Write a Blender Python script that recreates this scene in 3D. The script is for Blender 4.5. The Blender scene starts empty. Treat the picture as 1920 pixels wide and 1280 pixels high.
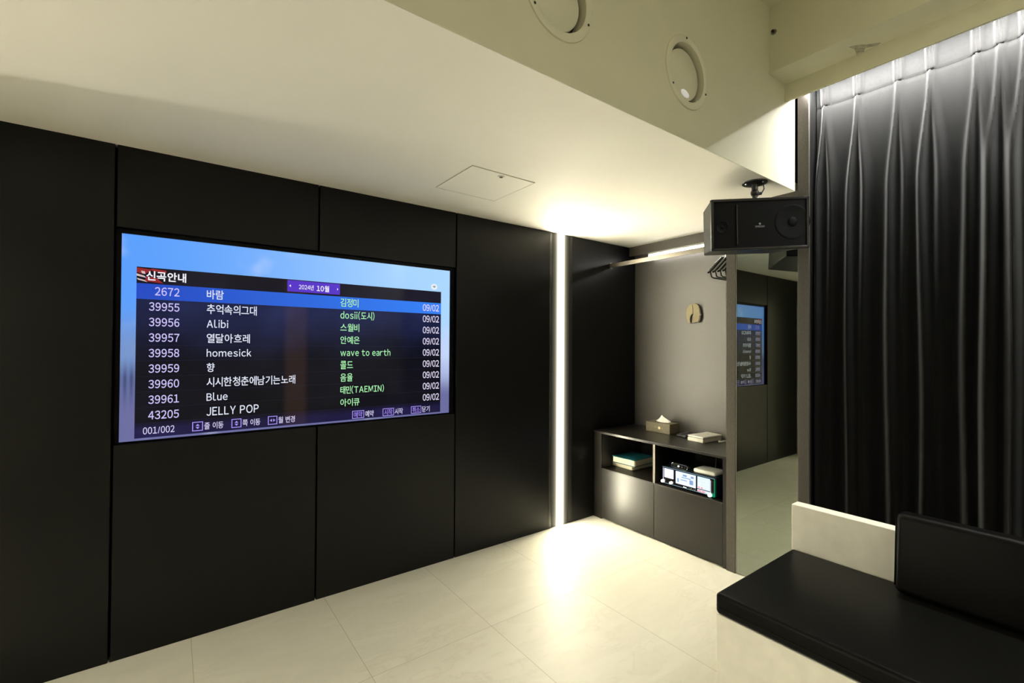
import bpy, bmesh, math, random
from mathutils import Vector, Matrix
random.seed(4)
C = bpy.context.scene.collection
SC = bpy.context.scene

# ---------------------------------------------------------------- camera
def add_camera():
    yaw, pitch, roll = math.radians(53.5226), math.radians(0.6195), math.radians(0.3415)
    fw = Vector((math.cos(yaw)*math.cos(pitch), math.sin(yaw)*math.cos(pitch), math.sin(pitch)))
    r = Vector((math.sin(yaw), -math.cos(yaw), 0))
    u = r.cross(fw)
    r2 = r*math.cos(roll) + u*math.sin(roll)
    u2 = u*math.cos(roll) - r*math.sin(roll)
    cd = bpy.data.cameras.new('camera'); cd.sensor_width = 36; cd.lens = 865.57/1920*36
    cd.clip_start = .02
    co = bpy.data.objects.new('camera', cd); C.objects.link(co)
    m = Matrix((r2, u2, -fw)).transposed().to_4x4(); m.translation = Vector((0, 0, 1.38))
    co.matrix_world = m; SC.camera = co
add_camera()
# ---------------------------------------------------------------- world, exposure, light levels
w = bpy.data.worlds.new('world'); SC.world = w; w.use_nodes = True
w.node_tree.nodes['Background'].inputs[0].default_value = (.9, .95, 1, 1)
w.node_tree.nodes['Background'].inputs[1].default_value = 0.0
SC.view_settings.view_transform = 'Standard'; SC.view_settings.look = 'None'
SC.view_settings.gamma = 1; SC.view_settings.exposure = 0; SC.view_settings.use_curve_mapping = False
STRIP_POWER = 285       # vertical strip light in the panelled wall
CORRIDOR_POWER = 78    # strip light in the corridor beyond the doorway
CURTAIN_POWER = 1900     # strip light behind the curtain pelmet
CORRIDOR_FILL_POWER = 72  # fill panel added in the corridor to brighten the floor through the doorway
NICHE_POWER = 14        # linear light over the clothes rail
REAR_FILL_POWER = 12          # unseen fill panel added over the rear to brighten the bulkhead
WARM = (1, .93, .69); NEUTRAL = (1, .95, .80); WHITE = (1, .99, .95)

# ---------------------------------------------------------------- helpers
def lin(r, g, b):
    f = lambda c: (c/255/12.92) if c/255 <= .04045 else ((c/255+.055)/1.055)**2.4
    return (f(r), f(g), f(b))
class BM:
    def __init__(s): s.b = bmesh.new()
    def box(s, x0, x1, y0, y1, z0, z1, bev=0, seg=2):
        m = Matrix.Translation(((x0+x1)/2, (y0+y1)/2, (z0+z1)/2)) @ Matrix.Diagonal((abs(x1-x0), abs(y1-y0), abs(z1-z0), 1))
        v = bmesh.ops.create_cube(s.b, size=1, matrix=m)['verts']
        if bev:
            e = list({e for q in v for e in q.link_edges})
            bmesh.ops.bevel(s.b, geom=e, offset=bev, segments=seg, profile=.5, affect='EDGES')
        return s
    def cyl(s, p, q, r, r2=None, n=24):
        p, q = Vector(p), Vector(q); d = q-p
        m = Matrix.Translation((p+q)/2) @ d.to_track_quat('Z', 'Y').to_matrix().to_4x4()
        bmesh.ops.create_cone(s.b, cap_ends=True, segments=n, radius1=r, radius2=r if r2 is None else r2, depth=d.length, matrix=m)
        return s
    def sph(s, c, r, sc=(1, 1, 1), n=16):
        m = Matrix.Translation(c) @ Matrix.Diagonal((*sc, 1))
        bmesh.ops.create_uvsphere(s.b, u_segments=n, v_segments=n//2, radius=r, matrix=m); return s
    def tube(s, pts, r, n=8, closed=False):
        pts = [Vector(p) for p in pts]; rings = []
        k = len(pts)
        for i, p in enumerate(pts):
            if closed: t = pts[(i+1) % k]-pts[i-1]
            else: t = pts[min(i+1, k-1)]-pts[max(i-1, 0)]
            q = t.to_track_quat('Z', 'Y'); rr = r[i] if isinstance(r, (list, tuple)) else r
            rings.append([s.b.verts.new(p + q @ Vector((rr*math.cos(a*2*math.pi/n), rr*math.sin(a*2*math.pi/n), 0))) for a in range(n)])
        for i in range(k if closed else k-1):
            a, b = rings[i], rings[(i+1) % k]
            for j in range(n): s.b.faces.new((a[j], a[(j+1) % n], b[(j+1) % n], b[j]))
        if not closed:
            s.b.faces.new(rings[0][::-1]); s.b.faces.new(rings[-1])
        return s
    def prism(s, poly, lo, hi, axis='x'):
        def P(a, b, t): return {'x': (t, a, b), 'y': (a, t, b), 'z': (a, b, t)}[axis]
        A = [s.b.verts.new(P(a, b, lo)) for a, b in poly]; B = [s.b.verts.new(P(a, b, hi)) for a, b in poly]
        n = len(poly); s.b.faces.new(A); s.b.faces.new(B[::-1])
        for i in range(n): s.b.faces.new((A[i], B[i], B[(i+1) % n], A[(i+1) % n]))
        return s
    def lathe(s, prof, c, axis='y', n=64):
        # prof: closed list of (radius, offset along axis)
        rings = []
        for r, t in prof:
            ring = []
            for k in range(n):
                a = 2*math.pi*k/n; p, q = r*math.cos(a), r*math.sin(a)
                v = {'y': (p, t, q), 'z': (p, q, t), 'x': (t, p, q)}[axis]
                ring.append(s.b.verts.new(Vector(c)+Vector(v)))
            rings.append(ring)
        for i in range(len(rings)):
            a, b = rings[i], rings[(i+1) % len(rings)]
            for j in range(n): s.b.faces.new((a[j], a[(j+1) % n], b[(j+1) % n], b[j]))
        return s
    def quad(s, *pts):
        s.b.faces.new([s.b.verts.new(p) for p in pts]); return s
def wloc(o):
    v = Vector((0, 0, 0))
    while o is not None: v += Vector(o.location); o = o.parent
    return v
def obj(name, bm, m, parent=None, smooth=False, local=False, label=None, mods=()):
    b = bm.b if isinstance(bm, BM) else bm
    bmesh.ops.recalc_face_normals(b, faces=b.faces)
    me = bpy.data.meshes.new(name)
    if parent is not None and not local:
        bmesh.ops.translate(b, verts=b.verts, vec=-wloc(parent))
    b.to_mesh(me); b.free(); me.materials.append(m)
    if smooth:
        for p in me.polygons: p.use_smooth = True
        try: me.set_sharp_from_angle(angle=math.radians(38))
        except Exception: pass
    o = bpy.data.objects.new(name, me); C.objects.link(o)
    if parent is not None: o.parent = parent
    if label: o['label'] = label
    for f in mods: f(o)
    return o
def origin_to(o, loc):
    me = o.data; loc = Vector(loc)
    me.transform(Matrix.Translation(-loc)); o.location = loc; return o
def tag(o, label, cat, group=None):
    o['label'] = label; o['category'] = cat
    if group: o['group'] = group
    return o
def thing(name, label, cat, loc, group=None):
    o = bpy.data.objects.new(name, None); C.objects.link(o); o.location = loc; o.empty_display_size = .05
    return tag(o, label, cat, group)
def struct(name, bm, m, parent=None, smooth=False):
    o = obj(name, bm, m, parent, smooth)
    if parent is None: o['kind'] = 'structure'
    return o

# ---------------------------------------------------------------- materials
def mat(name, col, rough=.5, metal=0, spec=.5, noise=None, bump=None, emit=None, strength=0, sheen=0, coat=0):
    m = bpy.data.materials.new(name); m.use_nodes = True
    nt = m.node_tree; p = nt.nodes['Principled BSDF']
    p.inputs['Base Color'].default_value = (*col, 1); p.inputs['Roughness'].default_value = rough
    p.inputs['Metallic'].default_value = metal; p.inputs['Specular IOR Level'].default_value = spec
    if sheen:
        p.inputs['Sheen Weight'].default_value = sheen; p.inputs['Sheen Roughness'].default_value = .35
    if coat: p.inputs['Coat Weight'].default_value = coat
    if noise or bump:
        tc = nt.nodes.new('ShaderNodeTexCoord')
    if noise:      # (scale, amount, stretch)
        sc, amt, st = noise
        mp = nt.nodes.new('ShaderNodeMapping'); mp.inputs['Scale'].default_value = st
        nt.links.new(tc.outputs['Object'], mp.inputs['Vector'])
        n = nt.nodes.new('ShaderNodeTexNoise'); n.inputs['Scale'].default_value = sc; n.inputs['Detail'].default_value = 4
        nt.links.new(mp.outputs[0], n.inputs['Vector'])
        r = nt.nodes.new('ShaderNodeValToRGB')
        r.color_ramp.elements[0].position = .3; r.color_ramp.elements[1].position = .7
        r.color_ramp.elements[0].color = (*[c*(1-amt) for c in col], 1); r.color_ramp.elements[1].color = (*[min(1, c*(1+amt)) for c in col], 1)
        nt.links.new(n.outputs['Fac'], r.inputs[0]); nt.links.new(r.outputs[0], p.inputs['Base Color'])
    if bump:       # (scale, strength)
        n2 = nt.nodes.new('ShaderNodeTexNoise'); n2.inputs['Scale'].default_value = bump[0]; n2.inputs['Detail'].default_value = 3
        nt.links.new(tc.outputs['Object'], n2.inputs['Vector'])
        bn = nt.nodes.new('ShaderNodeBump'); bn.inputs['Strength'].default_value = bump[1]; bn.inputs['Distance'].default_value = .01
        nt.links.new(n2.outputs['Fac'], bn.inputs['Height']); nt.links.new(bn.outputs[0], p.inputs['Normal'])
    if emit:
        p.inputs['Emission Color'].default_value = (*emit, 1); p.inputs['Emission Strength'].default_value = strength
    return m
def lamp(name, col, strength):
    return mat(name, (.8, .8, .8), .5, emit=col, strength=strength)

M_ceil = mat('cream_ceiling_paint', (.80, .78, .71), .7, noise=(3, .015, (1, 1, 1)))
M_bulk = mat('cream_bulkhead_paint', (.72, .70, .52), .55, noise=(5, .02, (1, 1, 1)), bump=(40, .03))
M_panel = mat('black_satin_panel', (.0016, .0016, .0015), .36, spec=.22, noise=(9, .1, (1, 1, 1)))
M_trough = mat('dark_added_trough', (.010, .009, .007), .45, spec=.25)
M_gap = mat('dark_joint', (.003, .003, .003), .9, spec=.03)
M_lam = mat('dark_brown_laminate', (.066, .058, .049), .38, spec=.5, noise=(260, .22, (1, 1, .35)), bump=(300, .05))
M_niche = mat('taupe_fabric_laminate', (.052, .046, .040), .50, spec=1.0, noise=(300, .2, (1, 1, .5)), bump=(350, .06))
M_cab = mat('dark_brown_satin_laminate', (.009, .0075, .006), .34, spec=.52, noise=(240, .18, (1, 1, .3)))
M_inside = mat('black_cabinet_interior', (.02, .018, .017), .6)
M_stone = mat('cream_stone_panel', (.90, .87, .75), .45, noise=(14, .05, (1, 1, 1)))
M_leather = mat('black_leather', (.0036, .0036, .0032), .4, spec=.075, bump=(260, .05))
M_velvet = mat('black_velvet', (.0028, .0028, .0028), .75, spec=.05, sheen=.22, noise=(30, .15, (1, 1, .2)))
M_black = mat('black_plastic', (.012, .012, .012), .35)
M_gloss = mat('black_gloss', (.006, .006, .006), .18, spec=.4)
M_satin = mat('black_satin_case', (.006, .006, .006), .42, spec=.16)
M_vent = mat('cream_vent_plastic', (.74, .72, .55), .4)
M_mesh = mat('black_speaker_cloth', (.003, .003, .003), .55, spec=.05, noise=(600, .4, (1, 1, 1)))
M_white = mat('white_plastic', (.8, .78, .73), .35)
M_cream = mat('cream_plastic', (.72, .70, .62), .3)
M_chrome = mat('chrome', (.8, .8, .8), .15, metal=1)
M_steel = mat('brushed_steel', (.22, .20, .17), .42, metal=1, noise=(80, .1, (1, .05, 1)))
M_mirror = mat('mirror_silver', (.36, .39, .33), .012, metal=1)
M_gold = mat('gold_plaque', (.17, .137, .062), .5, metal=.1)
M_wallp = mat('cream_wall_paint', (.70, .68, .60), .6, noise=(4, .02, (1, 1, 1)))
M_trim = mat('grey_door_trim', (.45, .43, .39), .4)
M_screw = mat('dark_screw', (.05, .05, .04), .4, metal=.6)
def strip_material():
    # strip cover, widened so its fading emission paints the halo around the strip
    m = mat('warm_strip_halo_diffuser', (.012, .011, .009), .5, spec=.1, emit=WARM, strength=1); nt = m.node_tree; p = nt.nodes['Principled BSDF']
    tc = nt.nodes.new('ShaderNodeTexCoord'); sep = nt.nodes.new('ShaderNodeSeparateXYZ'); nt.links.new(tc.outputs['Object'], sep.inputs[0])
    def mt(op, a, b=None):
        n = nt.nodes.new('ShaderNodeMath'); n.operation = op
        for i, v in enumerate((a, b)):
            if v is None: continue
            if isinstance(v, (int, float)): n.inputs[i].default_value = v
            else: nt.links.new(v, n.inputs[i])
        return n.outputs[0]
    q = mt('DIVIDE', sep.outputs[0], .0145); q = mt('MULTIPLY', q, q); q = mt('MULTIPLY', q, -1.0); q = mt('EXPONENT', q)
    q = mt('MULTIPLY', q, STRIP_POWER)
    e = mt('MULTIPLY', mt('EXPONENT', mt('DIVIDE', mt('ABSOLUTE', sep.outputs[0]), -.0155)), 8.0)     # halo beside the strip, put in as emission
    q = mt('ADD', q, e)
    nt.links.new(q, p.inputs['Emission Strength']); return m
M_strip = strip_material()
M_corr = lamp('corridor_strip_diffuser', NEUTRAL, CORRIDOR_POWER)
M_corc = lamp('corridor_fill_diffuser', NEUTRAL, CORRIDOR_FILL_POWER)
M_curl = lamp('white_strip_diffuser', WHITE, CURTAIN_POWER)
M_nichel = lamp('white_linear_diffuser', WHITE, NICHE_POWER)
M_rear = lamp('rear_fill_diffuser', NEUTRAL, REAR_FILL_POWER)

def floor_material():
    m = bpy.data.materials.new('cream_stone_tile'); m.use_nodes = True; nt = m.node_tree; p = nt.nodes['Principled BSDF']
    N = lambda t: nt.nodes.new(t); L = nt.links.new
    g = N('ShaderNodeNewGeometry'); sep = N('ShaderNodeSeparateXYZ'); L(g.outputs['Position'], sep.inputs[0])
    def math_(op, a, b=None, c=None):
        n = N('ShaderNodeMath'); n.operation = op
        for i, v in enumerate((a, b, c)):
            if v is None: continue
            if isinstance(v, (int, float)): n.inputs[i].default_value = v
            else: L(v, n.inputs[i])
        return n.outputs[0]
    def seam(out, off, size, wd):
        a = math_('SUBTRACT', out, off); a = math_('DIVIDE', a, size); a = math_('FRACT', a)
        a = math_('SUBTRACT', a, .5); a = math_('ABSOLUTE', a); a = math_('SUBTRACT', .5, a); a = math_('MULTIPLY', a, size)
        return math_('LESS_THAN', a, wd)
    sx = seam(sep.outputs[0], .092, .5985, .0014); sy = seam(sep.outputs[1], 1.9, 1.197, .0012)
    s = math_('MAXIMUM', sx, sy)
    # per-tile offset for the veins
    tx = math_('FLOOR', math_('DIVIDE', math_('SUBTRACT', sep.outputs[0], .092), .5985))
    ty = math_('FLOOR', math_('DIVIDE', math_('SUBTRACT', sep.outputs[1], 1.9), 1.197))
    cmb = N('ShaderNodeCombineXYZ'); L(math_('MULTIPLY', tx, 7.3), cmb.inputs[2]); L(math_('MULTIPLY', ty, 3.1), cmb.inputs[0])
    add = N('ShaderNodeVectorMath'); add.operation = 'ADD'; L(g.outputs['Position'], add.inputs[0]); L(cmb.outputs[0], add.inputs[1])
    mp = N('ShaderNodeMapping'); mp.inputs['Rotation'].default_value = (0, 0, .7); mp.inputs['Scale'].default_value = (1, 3.2, 1); L(add.outputs[0], mp.inputs[0])
    n1 = N('ShaderNodeTexNoise'); n1.inputs['Scale'].default_value = 2.2; n1.inputs['Detail'].default_value = 9; n1.inputs['Roughness'].default_value = .62; n1.inputs['Distortion'].default_value = .8
    L(mp.outputs[0], n1.inputs['Vector'])
    v = math_('SUBTRACT', n1.outputs['Fac'], .5); v = math_('ABSOLUTE', v)
    rv = N('ShaderNodeMapRange'); rv.inputs['From Min'].default_value = 0; rv.inputs['From Max'].default_value = .02; rv.inputs['To Min'].default_value = 1; rv.inputs['To Max'].default_value = 0
    L(v, rv.inputs['Value'])
    n2 = N('ShaderNodeTexNoise'); n2.inputs['Scale'].default_value = 1.7; n2.inputs['Detail'].default_value = 3; L(add.outputs[0], n2.inputs['Vector'])
    vm = math_('MULTIPLY', rv.outputs[0], math_('MULTIPLY', math_('SUBTRACT', n2.outputs['Fac'], .35), 1.3)); vm = math_('MAXIMUM', vm, 0)
    r = N('ShaderNodeValToRGB'); r.color_ramp.elements[0].position = .3; r.color_ramp.elements[1].position = .7
    r.color_ramp.elements[0].color = (.60, .575, .475, 1); r.color_ramp.elements[1].color = (.66, .635, .535, 1)
    L(n1.outputs['Fac'], r.inputs[0])
    mx = N('ShaderNodeMixRGB'); L(vm, mx.inputs[0]); L(r.outputs[0], mx.inputs[1]); mx.inputs[2].default_value = (.50, .46, .38, 1)
    mx2 = N('ShaderNodeMixRGB'); L(math_('MULTIPLY', s, .65), mx2.inputs[0]); L(mx.outputs[0], mx2.inputs[1]); mx2.inputs[2].default_value = (.28, .26, .20, 1)
    L(mx2.outputs[0], p.inputs['Base Color']); p.inputs['Roughness'].default_value = .5
    b = N('ShaderNodeBump'); b.inputs['Strength'].default_value = .12; b.inputs['Distance'].default_value = .004
    L(n1.outputs['Fac'], b.inputs['Height']); L(b.outputs[0], p.inputs['Normal'])
    return m

# ---------------------------------------------------------------- room shell
D = 2.652; ZC = 2.256; YB = 1.128; XM = 2.799; XN = 3.32; X0 = -1.03; Y0 = -1.45; ZH = 3.15
struct('floor', BM().box(-2.7, 3.45, Y0-.05, 3.3, -.06, 0), floor_material())
struct('ceiling', BM().box(X0, 3.4, YB+.002, D+.1, ZC, ZC+.05), M_ceil)
struct('ceiling_upper', BM().box(X0, 2.99, Y0, YB+.03, ZH, ZH+.05), M_bulk)
def cut_bulkhead():
    b = obj('ceiling_bulkhead', BM().box(X0, 2.79, YB, YB+.15, ZC+.001, ZH+.05), M_bulk)
    for x in (1.75, 1.02):
        c = obj('cutter', BM().cyl((x, YB-.1, 2.545), (x, YB+.10, 2.545), .122, n=64), M_bulk)
        md = b.modifiers.new('cut', 'BOOLEAN'); md.object = c; md.operation = 'DIFFERENCE'; md.solver = 'EXACT'
    dg = bpy.context.evaluated_depsgraph_get()
    me = bpy.data.meshes.new_from_object(b.evaluated_get(dg)); b.modifiers.clear(); b.data = me
    for o in [o for o in C.objects if o.name.startswith('cutter')]: bpy.data.objects.remove(o)
    b['kind'] = 'structure'
cut_bulkhead()

# panelled wall with the television recess and the strip light channel
wl = struct('wall_left', BM().box(X0-.1, 3.42, D+.05, D+.12, 0, ZC+.04), M_gap)
G = .0045
TVX0, TVX1, TVZ0, TVZ1 = -.2003, 1.5025, .9375, 1.8958
def panel(x0, x1, z0, z1, g0=G, g1=G):
    obj('wall_panel', BM().box(x0+g0, x1-g1, D, D+.05, z0, z1, bev=.0012, seg=1), M_panel, wl)
panel(X0, -.2003, 0, ZC)
panel(-.2003, .6456, TVZ1, ZC); panel(.6456, 1.5025, TVZ1, ZC)
panel(-.2003, .6456, 0, TVZ0); panel(.6456, 1.5025, 0, TVZ0)
panel(1.5025, 2.312, 0, ZC, G, 0)
panel(2.552, 3.40, 0, ZC, 0, 0)
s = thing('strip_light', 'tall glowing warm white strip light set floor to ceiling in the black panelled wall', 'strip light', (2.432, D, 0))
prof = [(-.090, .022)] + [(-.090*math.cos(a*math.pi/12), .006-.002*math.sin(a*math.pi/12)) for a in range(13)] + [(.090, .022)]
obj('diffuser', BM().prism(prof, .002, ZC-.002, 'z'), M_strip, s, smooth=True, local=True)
# added shallow trough, shaped to catch the strip's glow on both sides
for sg in (-1, 1):
    obj('added_trough_side', BM().prism([(sg*(.090+.030*i/14), .0003+.0057*(1-i/14)**2) for i in range(15)]+[(sg*.120, .045), (sg*.090, .045)], .001, ZC-.001, 'z'), M_trough, s, smooth=True, local=True)
obj('channel', BM().box(-.090, .090, .022, .045, .001, ZC-.001), M_cream, s, local=True)

# far wall: niche, posts, mirror bay
struct('wall_far', BM().box(XN, XN+.08, 1.0, D, 0, ZC), M_niche)
struct('trim_1', BM().box(2.790, XN, 1.466, 1.523, 0, ZC, bev=.001, seg=1), M_lam)
struct('trim_2', BM().box(2.790, 2.806, 1.058, 1.114, 0, 2.9, bev=.001, seg=1), mat('shaded_brown_laminate', (.04, .035, .030), .42, spec=.3, noise=(260, .22, (1, 1, .35))))  # same laminate as the other post, darkened in colour for its shade
struct('trim_5', BM().box(2.806, 2.965, 1.060, 1.114, 0, 2.9), M_gap)
struct('trim_3', BM().box(2.797, 2.85, 1.114, 1.466, 2.06, ZC), M_lam)
struct('trim_4', BM().box(3.24, 3.256, 1.523, D, 2.178, ZC), M_lam)
struct('wall_behind_mirror', BM().box(2.835, 2.90, 1.114, 1.466, 0, 2.06), M_gap)
struct('wall_behind_curtain', BM().box(2.965, 3.03, Y0, 1.114, 0, ZH), M_bulk)
# near (left) wall with the doorway, rear wall, corridor
DY0, DY1, DH = 1.25, 2.345, 2.05
nw = BM(); nw.box(X0-.06, X0, Y0, DY0, 0, ZH); nw.box(X0-.06, X0, DY1, D+.1, 0, ZC+.04); nw.box(X0-.06, X0, DY0, DY1, DH, ZC+.04)
nw.box(X0-.06, X0, DY0, YB+.15, ZC, ZH)
struct('wall_near', nw, M_wallp)
struct('wall_right', BM().box(X0-.06, 3.03, Y0-.06, Y0, 0, ZH), M_wallp)
fr = BM(); fr.box(X0, X0+.02, DY1, D-.002, 0, DH-.05); fr.box(X0, X0+.02, DY0-.05, DY0, 0, DH+.05)
struct('door_frame', fr, M_trim)
cw = BM(); cw.box(-2.72, -2.66, .5, 3.3, 0, 2.4); cw.box(-2.66, X0-.06, .44, .5, 0, 2.4); cw.box(-2.66, X0-.06, 3.24, 3.3, 0, 2.4)
struct('wall_corridor', cw, M_wallp)
struct('ceiling_corridor', BM().box(-2.72, X0-.06, .44, 3.3, 2.4, 2.45), M_ceil)
s = thing('strip_light', 'tall strip light in the corridor outside the doorway', 'strip light', (-2.0, 2.575, 0))
obj('diffuser', BM().box(-2.03, -1.97, 2.56, 2.59, 0.01, 2.39), M_corr, s)

s = thing('corridor_fill_light', 'added fill panel on the corridor ceiling outside the doorway', 'fill light', (-1.8, 1.75, 2.38))
obj('diffuser', BM().box(-1.9, -1.7, 1.45, 2.05, 2.38, 2.386), M_corc, s)
obj('frame', BM().box(-1.92, -1.68, 1.43, 2.07, 2.386, 2.4), M_white, s)
# beam and curtain pelmet
bmm = BM(); bmm.box(2.487, 2.662, Y0, YB, 2.806, ZH); bmm.box(2.662, 2.676, Y0, YB, 2.714, ZH); bmm.box(2.676, 2.965, Y0, YB, 2.99, ZH)
struct('beam', bmm, M_bulk)
# ---------------------------------------------------------------- television
def tv_screen_material():
    m = bpy.data.materials.new('screen_video'); m.use_nodes = True; nt = m.node_tree; p = nt.nodes['Principled BSDF']
    N = nt.nodes.new; L = nt.links.new
    tc = N('ShaderNodeTexCoord'); sep = N('ShaderNodeSeparateXYZ'); L(tc.outputs['Object'], sep.inputs[0])
    def mr(o, a, b, c=0, d=1, st='SMOOTHSTEP'):
        n = N('ShaderNodeMapRange'); n.interpolation_type = st
        for k, v in zip(('From Min', 'From Max', 'To Min', 'To Max'), (a, b, c, d)): n.inputs[k].default_value = v
        L(o, n.inputs['Value']); return n.outputs[0]
    def mx(f, a, b):
        n = N('ShaderNodeMixRGB')
        for i, v in ((1, a), (2, b)):
            if isinstance(v, tuple): n.inputs[i].default_value = (*v, 1)
            else: L(v, n.inputs[i])
        L(f, n.inputs[0]); return n.outputs[0]
    X, Z = sep.outputs[0], sep.outputs[2]
    sky = mx(mr(X, -.83, .83), lin(92, 160, 252), lin(172, 216, 255))
    low = mx(mr(X, -.83, .83), lin(66, 78, 122), lin(176, 190, 232))
    # railings at the left edge of the video
    wv = N('ShaderNodeTexWave'); wv.inputs['Scale'].default_value = 14; wv.bands_direction = 'X'; L(tc.outputs['Object'], wv.inputs[0])
    low2 = mx(wv.outputs['Fac'], low, mx(mr(X, -.83, .83), lin(100, 112, 160), lin(180, 194, 234)))
    c1 = mx(mr(Z, .28, .40), mx(mr(Z, .12, .30), lin(108, 110, 160), low2), mx(mr(Z, .40, .66), mx(mr(X, -.83, .83), lin(120, 150, 205), lin(196, 214, 250)), sky))
    nz = N('ShaderNodeTexNoise'); nz.inputs['Scale'].default_value = 5; L(tc.outputs['Object'], nz.inputs[0])
    c2 = mx(mr(nz.outputs[0], .55, .75, 0, .25), c1, lin(225, 235, 255))
    L(c2, p.inputs['Emission Color']); p.inputs['Emission Strength'].default_value = 1
    p.inputs['Base Color'].default_value = (.004, .004, .005, 1); p.inputs['Roughness'].default_value = .09; p.inputs['Specular IOR Level'].default_value = .1
    return m
def list_material():
    m = bpy.data.materials.new('song_list_backing'); m.use_nodes = True; nt = m.node_tree; p = nt.nodes['Principled BSDF']
    N = nt.nodes.new; L = nt.links.new
    tc = N('ShaderNodeTexCoord'); sep = N('ShaderNodeSeparateXYZ'); L(tc.outputs['Object'], sep.inputs[0])
    r = N('ShaderNodeValToRGB'); e = r.color_ramp.elements
    e[0].position = 0; e[0].color = (*lin(30, 26, 66), 1); e[1].position = 1; e[1].color = (*lin(24, 22, 34), 1)
    for pos, c in ((.055, (30, 26, 66)), (.10, (13, 12, 20)), (.45, (13, 13, 24)), (.70, (27, 32, 66)), (.80, (30, 36, 74)), (.90, (24, 22, 36))):
        q = e.new(pos); q.color = (*lin(*c), 1)
    mr = N('ShaderNodeMapRange'); mr.inputs['From Min'].default_value = .01; mr.inputs['From Max'].default_value = .786; L(sep.outputs[2], mr.inputs['Value']); L(mr.outputs[0], r.inputs[0])
    nz = N('ShaderNodeTexNoise'); nz.inputs['Scale'].default_value = 3.5; nz.inputs['Detail'].default_value = 2; L(tc.outputs['Object'], nz.inputs[0])
    mr2 = N('ShaderNodeMapRange'); mr2.inputs['From Min'].default_value = .3; mr2.inputs['From Max'].default_value = .7; mr2.inputs['To Min'].default_value = .55; mr2.inputs['To Max'].default_value = 1.45; L(nz.outputs[0], mr2.inputs['Value'])
    mm = N('ShaderNodeVectorMath'); mm.operation = 'SCALE'; L(r.outputs[0], mm.inputs[0]); L(mr2.outputs[0], mm.inputs['Scale'])
    # brownish band: a reflection in the glass, painted into the list
    ab = N('ShaderNodeMath'); ab.operation = 'SUBTRACT'; L(sep.outputs[0], ab.inputs[0]); ab.inputs[1].default_value = -.105
    ab2 = N('ShaderNodeMath'); ab2.operation = 'ABSOLUTE'; L(ab.outputs[0], ab2.inputs[0])
    mr3 = N('ShaderNodeMapRange'); mr3.interpolation_type = 'SMOOTHSTEP'; mr3.inputs['From Min'].default_value = .035; mr3.inputs['From Max'].default_value = .07; mr3.inputs['To Min'].default_value = 1; mr3.inputs['To Max'].default_value = 0; L(ab2.outputs[0], mr3.inputs['Value'])
    ad = N('ShaderNodeMixRGB'); ad.blend_type = 'ADD'; L(mr3.outputs[0], ad.inputs[0]); L(mm.outputs[0], ad.inputs[1]); ad.inputs[2].default_value = (.017, .008, .003, 1)
    L(ad.outputs[0], p.inputs['Emission Color']); p.inputs['Emission Strength'].default_value = 1
    p.inputs['Base Color'].default_value = (.004, .004, .005, 1); p.inputs['Roughness'].default_value = .09; p.inputs['Specular IOR Level'].default_value = .1
    return m
def glow(name, c, k=1.0):
    return mat(name, (.003, .003, .003), .3, spec=.1, emit=lin(*c), strength=k)
def hl_material():
    m = glow('highlight_row', (40, 84, 205)); nt = m.node_tree; p = nt.nodes['Principled BSDF']
    tc = nt.nodes.new('ShaderNodeTexCoord'); sep = nt.nodes.new('ShaderNodeSeparateXYZ'); nt.links.new(tc.outputs['Object'], sep.inputs[0])
    mr = nt.nodes.new('ShaderNodeMapRange'); mr.inputs['From Min'].default_value = -.7; mr.inputs['From Max'].default_value = .7; nt.links.new(sep.outputs[0], mr.inputs['Value'])
    mx = nt.nodes.new('ShaderNodeMixRGB'); nt.links.new(mr.outputs[0], mx.inputs[0]); mx.inputs[1].default_value = (*lin(38, 76, 196), 1); mx.inputs[2].default_value = (*lin(52, 128, 246), 1)
    nt.links.new(mx.outputs[0], p.inputs['Emission Color']); return m

GLYPHS = {}
def glyph(ch, bold):
    """outline of one character as (mesh, xmin, xmax); latin letters and digits use their full-width forms"""
    if (ch, bold) not in GLYPHS:
        wide = chr(ord(ch)+0xFEE0) if ('!' <= ch <= '~' and ch != '/') else ch
        cu = bpy.data.curves.new('t', 'FONT'); cu.body = wide; cu.offset = bold; cu.resolution_u = 3
        o = bpy.data.objects.new('t', cu); C.objects.link(o)
        dg = bpy.context.evaluated_depsgraph_get(); dg.update()
        me = bpy.data.meshes.new_from_object(o.evaluated_get(dg))
        bpy.data.objects.remove(o); bpy.data.curves.remove(cu)
        xs = [v.co.x for v in me.vertices] or [0]
        GLYPHS[(ch, bold)] = (me, min(xs), max(xs))
    return GLYPHS[(ch, bold)]
def text_into(s, x0, x1, zc, h, y, bold=.009, gap=.13):
    """a bmesh with a line of text, fitted between x0 and x1 on a plane y = const (reads from -y)"""
    b = BM(); x = 0; lo, hi = 9, -9; spans = []
    for ch in s:
        if ch == ' ': x += .34; continue
        me, a, c = glyph(ch, bold)
        digit = ch.isdigit(); wd = .52 if digit else c-a       # digits keep one pitch
        n0 = len(b.b.verts); b.b.from_mesh(me); b.b.verts.ensure_lookup_table()
        sh = x+(wd-(c-a))/2-a
        for v in b.b.verts[n0:]:
            v.co.x += sh; lo = min(lo, v.co.y); hi = max(hi, v.co.y)
        spans += [a+sh, c+sh]; x += wd+(gap if not '\uac00' <= ch <= '\ud7a3' else gap*.75)
    ax, bx = min(spans), max(spans)
    for v in b.b.verts: v.co = Vector((x0+(v.co.x-ax)/(bx-ax)*(x1-x0), y, zc+((v.co.y-lo)/max(hi-lo, 1e-6)-.5)*h))
    return b

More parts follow.
